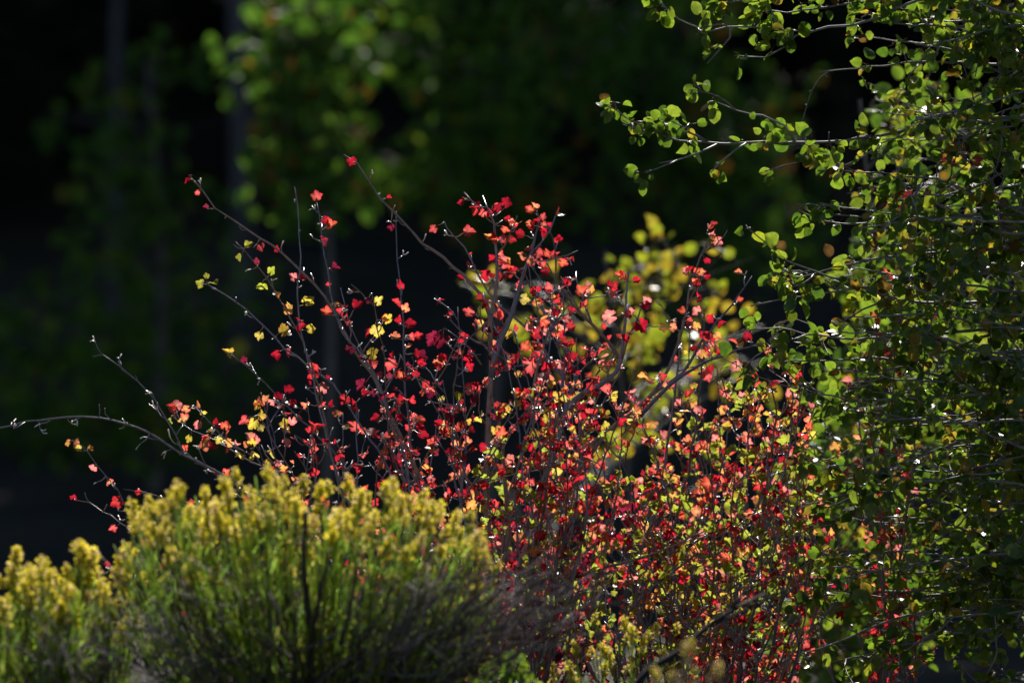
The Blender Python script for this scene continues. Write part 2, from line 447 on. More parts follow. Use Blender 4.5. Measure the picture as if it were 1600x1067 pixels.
class Bush:
    def __init__(self, base_px, y, seed):
        self.y = y
        self.base = P(base_px, 1000, y)
        self.base.z = gz(self.base.x, y) - 0.03
        self.stems, self.leaves, self.paths = [], [], []
    def stem(self, pts, dy=None, r0=.0042, r1=.0012, root=True, dens=1.0, spur=1.0, tip_dy=None):
        """pts: pixels from the tip downwards; the stem is then led on to the foot of the bush"""
        dy = R.uniform(-.12, .12) if dy is None else dy
        td = dy + R.uniform(-.1, .1) if tip_dy is None else tip_dy
        n = len(pts)
        w = [P(px, py, self.y + td + (dy - td) * i / max(1, n - 1)) for i, (px, py) in enumerate(pts)]
        if root:
            last = w[-1]
            foot = self.base + Vector((R.uniform(-.07, .07), R.uniform(-.07, .07), 0))
            mid = last.lerp(foot, .5); mid.x = last.x + (foot.x - last.x) * .38
            if (last - foot).length > .12:
                w += [mid]
            w += [foot]
        path = spline(w, .018)
        for i in range(1, len(path) - 1):
            path[i] = path[i] + rv(.0009)
        mb = MB()
        c = BARK if R.random() < .65 else BARK2
        k = R.uniform(.75, 1.2)
        c = [v * k for v in c]
        L = sum((path[i + 1] - path[i]).length for i in range(len(path) - 1))
        mb.tube(path, r1, r0, 6, c)
        self.paths.append((mb, path, c))
        self.spurs(mb, path, c, dens, spur)
        self.stems.append(mb)
        return path
    def leaf(self, mb, org, d, size, key, nrm=None, first=False):
        m = frame(org, d, nrm or leaf_normal(), size)
        px, py = PX(org)
        out = 0 if (0 < px < 1600 and 0 < py < 1067) else 5
        self.leaves.append((-10 if first else out + org.y - self.y + R.uniform(0, .25), m, key))
    def spurs(self, mb, path, c, dens, spur, depth=0):
        acc = R.uniform(0, .02)
        side = 1
        for i in range(1, len(path) - 1):
            acc -= (path[i] - path[i - 1]).length
            if acc > 0:
                continue
            acc = R.uniform(.014, .036) / spur
            p = path[i]
            px, py = PX(p)
            if py > 1120 or px < -40 or px > 1680:
                continue
            t = (path[i - 1] - path[i + 1]).normalized()      # towards the tip
            o = t.cross(rv()).normalized()
            side = -side
            o = (o + Vector((side * .7, 0, 0))).normalized()
            d = (t * .5 + o * .9 + Vector((0, 0, .15))).normalized()
            dn, key = cmap(px, py)
            dn *= dens
            if depth == 0 and R.random() < .16 and dn > .3:    # a longer side twig with spurs of its own
                ln = R.uniform(.03, .10)
                tw = [p]
                dd = d
                for k in range(5):
                    dd = (dd + rv(.18) + Vector((0, 0, .10))).normalized()
                    tw.append(tw[-1] + dd * ln / 5)
                tw = spline(tw, .012)
                mb.tube(tw, .0014, .0007, 4, c)
                self.spurs(mb, tw[::-1], c, dens * 1.1, spur * 1.2, 1)
                continue
            ln = R.uniform(.004, .016) if dens > .35 else R.uniform(.006, .026)
            e1 = p + d * ln * .6
            d2 = (d + rv(.3) + Vector((0, 0, .35))).normalized()
            e2 = e1 + d2 * ln * .6
            mb.tube([p, e1, e2], .0011, .0009, 4, c)
            dn *= 1.25
            n = int(dn) + (1 if R.random() < dn - int(dn) else 0)
            # small hooked stalks left from fallen leaves, and buds
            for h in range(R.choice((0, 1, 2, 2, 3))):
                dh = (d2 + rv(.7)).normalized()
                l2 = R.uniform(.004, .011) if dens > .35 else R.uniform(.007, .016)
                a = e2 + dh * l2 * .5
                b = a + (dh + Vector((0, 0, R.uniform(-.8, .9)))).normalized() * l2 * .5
                mb.tube([e2, a, b], .0008, .0012, 3, (.72, .64, .60))  # near-white colour stands in for sun glints on the stalks
            for q in range(n):
                dl = (d2 * .6 + rv(.7) + Vector((0, -.1, .25))).normalized()
                k2 = key if R.random() < .55 else cmap(px, py)[1]
                self.leaf(mb, e2, dl, R.triangular(.007, .0195, .0118), k2)
    def place(self, px, py, size, key):
        """a leaf seen singly in the photograph, on a spur from the stem next to it"""
        best = None
        for mb, path, c in self.paths:
            for i, q in enumerate(path):
                a, b = PX(q)
                d = (a - px) ** 2 + (b - py) ** 2
                if best is None or d < best[0]:
                    best = (d, mb, q, c, i)
        d, mb, q, c, i = best
        tgt = P(px, py, q.y + R.uniform(-.01, .01))
        v = tgt - q
        L = v.length
        u = v.normalized() if L > 1e-4 else Vector((0, 0, 1))
        s = size * .001 * 1.0
        gap = max(0.004, L - s * .9)
        mid = q + u * gap * .5 + Vector((0, 0, -.12 * gap))
        e = q + u * gap if L > s * .9 else q + Vector((0, -.003, 0))
        mb.tube([q, mid, e], .0010, .0008, 4, (.34, .27, .25))
        dl = (u + rv(.25)).normalized()
        nrm = Vector((R.gauss(0, .35), -1, R.gauss(.1, .35))).normalized()
        self.leaf(mb, e, dl, s * R.uniform(.95, 1.1), key, nrm, True)
    def finish(self, label):
        root = thing('currant_bush', self.base, label, 'bush', 'currant bushes in autumn leaf')
        for mb in self.stems:
            part('stem', mb, M_BRK, root)
        put_leaves(root, self.leaves, CURP, M_CUR, 300)
        return root

def lerp_tips(bush, boxes, n, base_px, y_sp=.3, dens=1.0):
    for i in range(n):
        x0, x1, y0, y1 = R.choice(boxes)
        tx, ty = R.uniform(x0, x1), R.uniform(y0, y1)
        b = base_px + R.choice((1, 1, 2.2)) * R.uniform(-130, 130)
        my = ty + (1180 - ty) * .45
        mx = tx + (b - tx) * R.uniform(.05, .55) + R.uniform(-75, 75)
        qx, qy = tx + (mx - tx) * .5 + R.uniform(-28, 28), (ty + my) / 2
        dy = R.uniform(-y_sp, y_sp)
        bush.stem([(tx, ty), (qx, qy), (mx, my)], dy, R.uniform(.0022, .004), .0009, True, dens)

# --- the bush with the long bare branches
b1 = Bush(655, 8.95, 1)
b1.stem([(-25, 676), (0, 668), (40, 660), (83, 654), (153, 652), (213, 668), (250, 686), (290, 712), (347, 741), (450, 800), (560, 900)], .0, .0044, .0011, True, .0, 2.8, tip_dy=-.05)
b1.stem([(145, 557), (160, 554), (187, 573), (217, 596), (240, 623), (260, 653), (275, 680), (300, 716), (400, 790)], .02, .0034, .0010, True, .12, 2.4)
b1.stem([(323, 444), (370, 471), (413, 509), (443, 543), (483, 574), (520, 599), (560, 660), (615, 760)], -.06, .0034, .0011)
b1.stem([(368, 378), (383, 389), (403, 416), (430, 456), (463, 513), (487, 569), (505, 640), (517, 712), (560, 830)], -.02, .0034, .0010)
b1.stem([(300, 280), (315, 297), (337, 325), (370, 347), (405, 372), (442, 397), (475, 427), (507, 462), (525, 492), (557, 553), (584, 589), (607, 643), (631, 690), (661, 754), (681, 804)], .03, .0058, .0012, True, .8, .8)
b1.stem([(495, 318), (502, 357), (507, 402), (515, 440), (520, 477), (535, 520), (571, 560), (594, 606), (615, 670), (640, 760)], -.03, .004, .0010)
b1.stem([(460, 292), (466, 345), (469, 402), (465, 460), (467, 500), (480, 560), (500, 640), (530, 760)], -.08, .003, .0010, True, .6, .7)
b1.stem([(350, 547), (385, 572), (430, 614), (470, 656), (510, 695), (560, 770)], .05, .0028, .0010)
b1.stem([(302, 633), (320, 650), (345, 680), (370, 700), (420, 745)], -.05, .0026, .0009)
b1.stem([(268, 650), (300, 672), (340, 690), (380, 715), (450, 770)], .06, .0026, .0009)
b1.stem([(532, 450), (540, 480), (552, 520), (575, 570), (600, 640), (630, 740)], .08, .003, .0010)
b1.stem([(619, 330), (620, 380), (623, 430), (629, 490), (632, 573), (636, 640), (645, 712), (665, 820)], .02, .0036, .0011)
b1.stem([(581, 458), (588, 500), (600, 560), (605, 640), (612, 712), (640, 800)], -.06, .0026, .0009)
b1.stem([(113, 688), (135, 705), (150, 724), (183, 763), (200, 798), (240, 870), (330, 960)], -.1, .0022, .0008, True, .5)
b1.stem([(116, 781), (140, 786), (160, 798), (190, 816), (240, 860), (330, 960)], -.12, .0022, .0008, True, .5)
b1.stem([(193, 764), (225, 770), (260, 779), (330, 805), (430, 870)], -.05, .0022, .0008, True, .4)
b1.stem([(176, 890), (195, 902), (230, 930), (330, 1000)], -.1, .002, .0008, True, .5)
b1.stem([(694, 512), (716, 530), (735, 545), (752, 570)], .05, .002, .0009, False)
b1.stem([(640, 575), (665, 595), (690, 622), (705, 650), (716, 690), (720, 760)], .0, .0028, .0009)
b1.stem([(715, 480), (720, 540), (724, 600), (728, 680), (720, 780)], -.1, .0024, .0009)
lerp_tips(b1, [(380, 560, 600, 700), (520, 700, 560, 740)], 18, 650, .2, .9)
for a in [(299, 275, 11, 'M'), (294, 284, 12, 'R'), (307, 299, 9, 'R'), (322, 327, 9, 'M'), (405, 390, 17, 'R'), (435, 391, 11, 'R'), (390, 379, 12, 'G'), (377, 404, 12, 'G'),
          (401, 410, 11, 'M'), (426, 422, 15, 'G'), (401, 444, 14, 'G'), (336, 439, 15, 'G'), (316, 446, 15, 'G'), (324, 434, 10, 'G'), (457, 431, 13, 'O'), (471, 436, 12, 'R'),
          (481, 472, 19, 'Y'), (434, 459, 12, 'O'), (445, 480, 16, 'O'), (470, 502, 20, 'R'), (494, 312, 17, 'R'), (506, 344, 13, 'R'),
          (524, 347, 18, 'R'), (512, 376, 14, 'M'), (522, 419, 14, 'M'), (508, 491, 15, 'R'), (531, 484, 15, 'R'), (539, 497, 14, 'R'), (592, 475, 18, 'Y'), (570, 470, 13, 'M'),
          (591, 505, 18, 'Y'), (622, 469, 14, 'R'), (632, 480, 13, 'O'), (607, 502, 13, 'R'), (681, 523, 24, 'M'), (688, 534, 22, 'M'), (662, 553, 20, 'M'), (657, 526, 15, 'R'),
          (644, 508, 16, 'R'), (617, 529, 18, 'O'), (617, 564, 20, 'R'), (581, 553, 21, 'Y'), (687, 556, 17, 'O'), (571, 614, 14, 'R'), (569, 596, 18, 'M'), (657, 653, 18, 'R'),
          (694, 671, 13, 'R'), (674, 703, 21, 'O'), (577, 679, 21, 'R'), (546, 663, 19, 'Y'), (443, 518, 20, 'Y'), (406, 526, 15, 'Y'), (485, 513, 15, 'Y'), (433, 556, 15, 'R'), (448, 553, 14, 'R'),
          (382, 559, 11, 'M'), (452, 608, 15, 'R'), (507, 613, 19, 'O'), (520, 634, 15, 'R'), (492, 664, 21, 'R'), (410, 623, 15, 'O'), (407, 633, 14, 'Y'), (377, 653, 15, 'R'),
          (390, 663, 20, 'Y'), (355, 663, 15, 'R'), (342, 661, 15, 'R'), (290, 643, 13, 'O'), (268, 646, 12, 'O'), (287, 654, 12, 'Y'), (310, 658, 15, 'O'), (267, 659, 12, 'G'),
          (318, 696, 16, 'O'), (333, 703, 13, 'R'), (298, 684, 12, 'Y'), (450, 689, 15, 'O'), (453, 658, 15, 'O'), (388, 678, 14, 'Y'), (397, 706, 15, 'Y'), (110, 687, 12, 'O'),
          (122, 690, 12, 'O'), (120, 704, 11, 'Y'), (140, 698, 10, 'O'), (143, 731, 12, 'O'), (170, 753, 11, 'O'), (117, 778, 11, 'R'), (180, 788, 18, 'R'), (175, 824, 12, 'R'),
          (215, 773, 11, 'R'), (255, 804, 16, 'R'), (175, 889, 12, 'R'), (352, 735, 11, 'R'), (640, 575, 14, 'R'), (632, 590, 13, 'R'), (622, 588, 15, 'R'), (649, 648, 15, 'R')]:
    b1.place(*a)

R.seed(105)
# --- the bush with the stout upright stems
b2 = Bush(800, 9.0, 2)
b2.stem([(537, 242), (557, 255), (577, 283), (594, 310), (614, 330), (637, 355), (661, 381), (691, 403), (721, 429), (754, 463), (765, 490), (767, 556), (764, 640), (761, 712), (760, 800), (770, 900)], .0, .0085, .0013, True, .9, 1.1)
b2.stem([(694, 347), (700, 356), (727, 386), (747, 426), (764, 456), (785, 482), (820, 510), (850, 545), (880, 590), (890, 620)], .06, .003, .0010, False)
b2.stem([(725, 301), (736, 314), (752, 329), (766, 334), (771, 350), (774, 375), (777, 420), (774, 463), (768, 500), (766, 540)], -.02, .0042, .0010, False)
b2.stem([(754, 306), (762, 322), (768, 338)], -.02, .0016, .0009, False)
b2.stem([(842, 338), (840, 352), (835, 372), (830, 395), (821, 419), (807, 466), (791, 513), (774, 555), (768, 590)], -.05, .0055, .0012, False)
b2.stem([(854, 410), (871, 443), (897, 476), (927, 509), (951, 536), (966, 556), (972, 580)], .04, .0038, .0011, False)
b2.stem([(983, 425), (981, 440), (977, 489), (971, 556), (962, 580), (934, 603), (901, 622), (888, 640)], -.03, .0052, .0011, False)
b2.stem([(827, 445), (841, 473), (871, 523), (894, 569), (900, 592), (887, 633), (877, 666), (864, 711), (851, 754), (834, 798), (815, 880)], .02, .0092, .0022)
b2.stem([(757, 590), (775, 640), (785, 700), (790, 780), (795, 880)], .10, .0075, .0024)
b2.stem([(800, 560), (812, 600), (828, 650), (842, 690), (852, 740), (850, 800), (830, 880)], -.10, .0045, .0011)
b2.stem([(700, 480), (705, 500), (730, 525), (760, 540)], .0, .002, .0009, False)
b2.stem([(868, 338), (858, 360), (842, 382), (832, 395)], -.05, .002, .0009, False)
b2.stem([(900, 425), (905, 450), (915, 480), (925, 508)], .04, .002, .0009, False)
b2.stem([(1005, 470), (995, 500), (980, 530), (972, 560)], -.03, .0024, .0009, False)
b2.stem([(870, 470), (862, 500), (850, 540), (835, 600), (830, 650)], .12, .0028, .0009, False)
lerp_tips(b2, [(740, 880, 380, 520), (700, 900, 560, 760), (820, 1000, 460, 640), (800, 960, 640, 820), (840, 960, 760, 960)], 40, 830, .28, .95)
for a in [(544, 257, 19, 'R'), (610, 310, 9, 'R'), (610, 355, 11, 'M'), (761, 424, 18, 'R'), (736, 359, 17, 'R'), (677, 357, 13, 'R'), (752, 511, 17, 'Y'), (794, 528, 14, 'Y'), (721, 556, 14, 'R'),
          (824, 543, 18, 'R'), (827, 566, 24, 'R'), (838, 570, 20, 'R'), (862, 463, 18, 'R'), (847, 513, 16, 'R'), (881, 409, 17, 'R'), (906, 459, 17, 'R'), (921, 444, 14, 'O'), (896, 509, 18, 'R'),
          (951, 493, 22, 'O'), (1001, 513, 22, 'R'), (1006, 473, 18, 'R'), (1036, 516, 15, 'O'), (1057, 513, 15, 'O'), (882, 609, 23, 'R'), (849, 591, 20, 'R'), (744, 324, 15, 'R'), (763, 365, 12, 'O'),
          (781, 330, 15, 'R'), (796, 324, 17, 'R'), (795, 340, 12, 'R'), (792, 357, 12, 'R'), (787, 377, 15, 'R'), (801, 367, 16, 'R'), (811, 365, 15, 'R'), (828, 326, 14, 'R'), (834, 320, 12, 'O'),
          (868, 336, 16, 'R'), (824, 350, 11, 'O'), (849, 359, 12, 'R'), (782, 407, 16, 'O'), (792, 407, 13, 'O'), (817, 400, 19, 'O'), (831, 390, 13, 'R'), (839, 394, 15, 'R'), (854, 391, 14, 'R'),
          (799, 422, 17, 'R'), (787, 422, 15, 'R'), (852, 427, 15, 'R'), (975, 427, 14, 'R'), (957, 446, 13, 'R'), (997, 445, 15, 'R'), (816, 470, 20, 'Y'), (855, 595, 18, 'Y'), (756, 602, 12, 'Y'), (732, 608, 14, 'O')]:
    b2.place(*a)

R.seed(106)
# --- the salmon and yellow bush against the aspen
b3 = Bush(1075, 9.1, 3)
b3.stem([(1115, 362), (1109, 373), (1096, 399), (1084, 430), (1079, 443), (1069, 500), (1054, 549), (1034, 596), (1001, 633), (951, 673), (917, 702), (900, 760)], -.05, .0042, .0010, False)
b3.stem([(1175, 432), (1143, 476), (1109, 516), (1086, 553), (1066, 583), (1027, 609), (984, 649), (944, 680), (915, 720)], .0, .0040, .0010, False, .6)
b3.stem([(1195, 536), (1133, 554), (1096, 569), (1066, 586), (1027, 620), (1000, 650)], -.1, .0036, .0011, False, .5)
b3.stem([(1067, 500), (1060, 560), (1050, 640), (1040, 720), (1027, 798), (1004, 851), (994, 920)], .08, .0048, .0013)
b3.stem([(1100, 480), (1098, 560), (1090, 640), (1075, 738), (1050, 850)], .05, .004, .0011)
b3.stem([(1128, 590), (1140, 660), (1120, 760), (1090, 860), (1070, 960)], -.1, .0038, .0011)
b3.stem([(1172, 580), (1170, 640), (1168, 700), (1163, 811), (1130, 944)], .0, .0042, .0012)
b3.stem([(1200, 590), (1212, 640), (1205, 700), (1190, 800), (1150, 920)], .04, .0042, .0012)
b3.stem([(1238, 600), (1236, 660), (1225, 740), (1190, 850), (1140, 960)], -.04, .004, .0011)
b3.stem([(1275, 630), (1255, 690), (1225, 760), (1180, 870)], .02, .0034, .0010)
b3.stem([(1100, 830), (1010, 870), (930, 890), (890, 905)], -.22, .003, .0012, False, .4)
b3.stem([(1190, 799), (1120, 840), (1070, 880), (1000, 935), (960, 1010)], -.2, .0034, .0012, True, .6)
lerp_tips(b3, [(960, 1160, 560, 700), (1120, 1260, 570, 720), (960, 1250, 700, 860), (980, 1250, 780, 1000), (1150, 1270, 640, 900), (900, 1040, 640, 880), (1180, 1290, 620, 860)], 78, 1075, .30, 1.1)
for a in [(1117, 365, 14, 'R'), (1119, 380, 15, 'O'), (1106, 404, 13, 'R'), (1100, 420, 15, 'O'), (1071, 427, 14, 'O'), (1090, 425, 10, 'R'), (1106, 434, 11, 'R'), (1103, 496, 15, 'R'), (1078, 500, 13, 'R'),
          (1088, 514, 14, 'O'), (1098, 527, 15, 'R'), (1118, 529, 15, 'O'), (1125, 527, 14, 'O'), (1085, 546, 13, 'R'), (1110, 571, 11, 'R'), (1147, 790, 22, 'G'), (1150, 575, 15, 'O'), (1208, 590, 22, 'R'), (1150, 600, 14, 'O')]:
    b3.place(*a)

R.seed(107)
# --- the thin bush whose stems run up through the aspen
b4 = Bush(1385, 9.25, 4)
for pts in [[(1412, 315), (1418, 400), (1405, 500), (1395, 620), (1390, 800)], [(1380, 400), (1375, 480), (1360, 560), (1365, 700), (1380, 850)],
            [(1345, 540), (1340, 620), (1350, 720), (1370, 860)], [(1290, 850), (1330, 865), (1370, 900), (1400, 980)],
            [(1425, 840), (1410, 880), (1395, 930), (1385, 1000)], [(1270, 960), (1310, 975), (1350, 1010)], [(1470, 930), (1440, 960), (1400, 1010)], [(1465, 250), (1455, 400), (1440, 600), (1410, 850)]]:
    b4.stem(pts, R.uniform(-.25, .05), .003, .0009)
lerp_tips(b4, [(1280, 1440, 800, 960), (1290, 1420, 560, 700), (1290, 1420, 800, 900)], 3, 1370, .25, 1.0)
for a in [(1412, 322, 22, 'R'), (1420, 310, 18, 'R'), (1470, 252, 15, 'R'), (1380, 402, 17, 'R'), (1395, 436, 16, 'R'), (1303, 620, 15, 'R'), (1375, 465, 18, 'Y'), (1378, 553, 18, 'R'), (1352, 890, 20, 'O'),
          (1385, 1015, 15, 'R'), (1404, 1014, 17, 'R'), (1270, 870, 18, 'O'), (1336, 838, 17, 'Y'), (1362, 838, 18, 'O'), (1386, 843, 16, 'R'), (1309, 860, 15, 'R'), (1312, 960, 15, 'R'), (1465, 982, 13, 'R'), (1496, 983, 11, 'R')]:
    b4.place(*a)

b1.finish('currant bush with long bare arching branches and sparse red leaves, rising behind the rabbitbrush')
b2.finish('currant bush with stout upright grey stems and mostly crimson leaves')
b3.finish('dense currant bush of salmon, yellow and red leaves beside the green aspen')
b4.finish('thin currant bush with few red leaves growing up among the aspen branches')

R.seed(101)
# ------------------------------------------------------------------ aspen saplings
ABARK = (.20, .18, .17)
AENV = [(0, 1062), (60, 1062), (110, 1090), (120, 1330), (150, 1300), (300, 1250), (340, 1150), (400, 1170), (440, 1150), (560, 1170), (600, 1225), (720, 1230), (760, 1190), (1067, 1180)]

def aenv(py):
    return float(np.interp(py, [a for a, b in AENV], [b for a, b in AENV]))

class Aspen:
    def __init__(self, trunk_px, y, h):
        self.y, self.px = y, trunk_px
        self.base = P(trunk_px, 900, y)
        self.base.z = gz(self.base.x, y) - .04
        self.h = h
        self.branches, self.leaves = [], []
        b = self.base
        self.trunk = spline([b, b + Vector((.02, .0, h * .3)), b + Vector((-.02, .03, h * .65)), b + Vector((.03, 0, h))], .05)
    def trunk_at(self, z):
        return min(self.trunk, key=lambda q: abs(q.z - z))
    def branch(self, pts, dy=0., tip_dy=None, r0=.005, r1=.0012, root=True, dens=1., lim=True):
        """pts from tip to root in pixels"""
        td = dy if tip_dy is None else tip_dy
        n = len(pts)
        w = [P(px, py, self.y + td + (dy - td) * i / max(1, n - 1)) for i, (px, py) in enumerate(pts)]
        if root:
            w.append(self.trunk_at(w[-1].z + .02))
        path = spline(w, .02)
        for i in range(1, len(path) - 1):
            path[i] = path[i] + rv(.0012)
        mb = MB()
        k = R.uniform(.7, 1.25)
        c = [v * k for v in ABARK]
        mb.tube(path, r1, r0, 6, c)
        self.spurs(mb, path, c, dens, 0, lim)
        self.branches.append(mb)
    def spurs(self, mb, path, c, dens, depth, lim):
        acc = R.uniform(0, .02)
        for i in range(1, len(path) - 1):
            acc -= (path[i] - path[i - 1]).length
            if acc > 0:
                continue
            acc = R.uniform(.02, .05)
            p = path[i]
            px, py = PX(p)
            if px > 1700 or py > 1150 or py < -620:
                continue
            t = (path[i - 1] - path[i + 1]).normalized()
            d = (t * .5 + rv(.6) + Vector((0, 0, .1))).normalized()
            if depth == 0 and R.random() < .36:
                ln = R.uniform(.05, .17)
                tw, dd = [p], d
                for k in range(5):
                    dd = (dd + rv(.2) + t * .05).normalized()
                    tw.append(tw[-1] + dd * ln / 5)
                tw = spline(tw, .014)
                mb.tube(tw, .0014, .0008, 4, c)
                self.spurs(mb, tw[::-1], c, dens, 1, lim)
                continue
            ln = R.uniform(.004, .018)
            e = p + d * ln
            mb.tube([p, p + d * ln * .5 + rv(.001), e], .0012, .0010, 4, c)
            n = R.choice((1, 2, 3, 3, 4)) if depth == 0 else R.choice((2, 3, 3, 4, 5))
            n = int(n * dens * (1.4 if lim else 1.5) + R.random())
            for q in range(n):
                qx, qy = PX(e)
                if lim and qx < aenv(qy) - R.uniform(0, 25):
                    continue
                dl = (d * .35 + rv(.55) + Vector((0, 0, -.45))).normalized()
                if R.random() < .7:
                    nr = Vector((R.gauss(0, .7), -1, R.gauss(.15, .45)))
                else:
                    nr = Vector((R.gauss(0, .5), R.gauss(.2, .5), 1))
                u = R.random()
                key = 'g' if u < .84 else 'l' if u < .91 else 'y' if u < .96 else 'b'
                sz = R.triangular(.010, .027, .0185)
                fr = 0 if (1000 < qx < 1600 and 0 < qy < 1067) else 5
                self.leaves.append((fr + e.y - self.y + R.uniform(0, .2) - (1.0 if qx < 1250 else 0), frame(e, dl, nr.normalized(), sz), key))
    def finish(self, label):
        root = thing('aspen_sapling', self.base, label, 'tree', 'aspen saplings beside the currant bushes')
        mb = MB()
        mb.tube(self.trunk, .022, .006, 10, (.30, .29, .25))
        part('trunk', mb, M_ABK, root)
        for mb in self.branches:
            part('branch', mb, M_ABK, root)
        put_leaves(root, self.leaves, ASPP, M_ASP, 300)

a1 = Aspen(1700, 9.0, 2.7)
T1 = [([(1078, 38), (1086, 43), (1103, 50), (1136, 42), (1176, 43), (1216, 47), (1266, 49), (1296, 43), (1333, 40), (1366, 30), (1400, 13), (1480, -10), (1600, -20)], 1.8),
      ([(1085, 18), (1110, 8), (1150, 2), (1200, -8), (1300, -20), (1480, -40)], 1.8), ([(1180, 12), (1230, 20), (1300, 10), (1400, -5), (1500, -30)], 1.6),
      ([(1148, 87), (1165, 88), (1196, 90), (1226, 73), (1243, 57), (1256, 49)], 1.0),
      ([(1105, 100), (1125, 75), (1138, 60), (1142, 44)], 1.0),
      ([(930, 162), (941, 163), (964, 173), (981, 188), (1017, 205), (1060, 220), (1106, 224), (1166, 224), (1243, 224), (1299, 222), (1366, 213), (1443, 202), (1550, 185)], 1.9),
      ([(1120, 160), (1150, 172), (1193, 182), (1226, 197), (1243, 222)], 1.3),
      ([(1050, 190), (1075, 205), (1100, 222)], 1.4),
      ([(1030, 255), (1060, 250), (1090, 240), (1120, 226)], 1.5),
      ([(1110, 270), (1125, 255), (1150, 232), (1166, 224)], 1.2),
      ([(1195, 268), (1220, 262), (1243, 253), (1253, 233), (1256, 224)], .8),
      ([(1430, 70), (1500, 80), (1540, 100), (1600, 127)], 1.0),
      ([(1300, 505), (1313, 503), (1349, 483), (1383, 471), (1433, 458), (1479, 441), (1600, 390)], 1.1),
      ([(1300, 576), (1326, 578), (1386, 578), (1419, 573), (1446, 559), (1486, 546), (1526, 526), (1576, 511), (1610, 500)], 1.1),
      ([(1165, 352), (1173, 359), (1199, 381), (1226, 406), (1250, 416), (1320, 440), (1420, 470), (1560, 470)], .8),
      ([(1172, 478), (1215, 470), (1270, 462), (1340, 450), (1460, 430), (1600, 420)], 1.2), ([(1150, 520), (1200, 512), (1260, 520), (1340, 530), (1480, 520)], 1.1),
      ([(1200, 440), (1245, 436), (1300, 420), (1400, 400), (1560, 390)], 1.2), ([(1250, 330), (1290, 345), (1350, 350), (1450, 340), (1600, 330)], 1.2), ([(1215, 600), (1260, 610), (1330, 625), (1450, 620), (1600, 610)], 1.0),
      ([(1460, 655), (1483, 651), (1549, 641), (1599, 629)], 1.), ([(1440, 662), (1499, 658), (1599, 649)], 1.),
      ([(1440, 705), (1470, 700), (1516, 694), (1599, 694)], 1.), ([(1190, 566), (1243, 563), (1300, 565), (1380, 560), (1500, 590)], 1.),
      ([(1500, 728), (1566, 726), (1610, 724)], 1.), ([(1480, 766), (1533, 764), (1610, 760)], 1.),
      ([(1189, 799), (1233, 796), (1273, 783), (1313, 773), (1349, 769), (1409, 769), (1500, 790), (1600, 780)], .8),
      ([(1206, 828), (1266, 808), (1333, 774), (1386, 744), (1419, 721), (1500, 690), (1600, 670)], .9),
      ([(1400, 893), (1406, 891), (1449, 874), (1476, 874), (1516, 891), (1566, 908), (1599, 893)], .9),
      ([(1233, 931), (1333, 929), (1449, 918), (1600, 900)], .9), ([(1299, 1034), (1366, 1019), (1433, 1001), (1600, 975)], .9),
      ([(1199, 1058), (1233, 1028), (1283, 1011), (1326, 996), (1420, 960), (1600, 940)], .6)]
for pts, dn in T1:
    a1.branch(pts, R.uniform(-.03, .03), None, .0038 if pts[-1][0] > 1450 else .0018, .0010, pts[-1][0] > 1450, dn, False)
for i in range(70):
    ty = R.uniform(-520, -40) if i < 7 else R.uniform(-60, 1090)
    tx = R.uniform(max(aenv(ty) + 40, 1270), 1560)
    ry = ty + R.uniform(-60, 70)
    dy = R.uniform(-.22, .22)
    a1.branch([(tx, ty), ((tx * .6 + 1680 * .4), (ty * .6 + ry * .4) + R.uniform(-18, 18)), (tx * .25 + 1690 * .75, ry)], dy, dy * 1.2, .0032, .0010)
a1.finish('leafy green aspen sapling with pale branches reaching out horizontally over the red bushes')

R.seed(109)
a2 = Aspen(1640, 9.55, 2.9)
for i in range(70):
    ty = R.uniform(-520, -60) if i < 18 else R.triangular(-80, 1080, 900)
    tx = R.uniform(max(aenv(ty) + 30, 1255), 1600)
    ry = ty + R.uniform(-60, 90)
    dy = R.uniform(-.22, .22)
    a2.branch([(tx, ty), ((tx * .6 + 1640 * .4), (ty * .6 + ry * .4) + R.uniform(-18, 18)), (tx * .25 + 1640 * .75, ry)], dy, dy * 1.2, .0032, .0010)
a2.finish('second aspen sapling, packed with darker green leaves behind the reaching branches of the first')

R.seed(102)
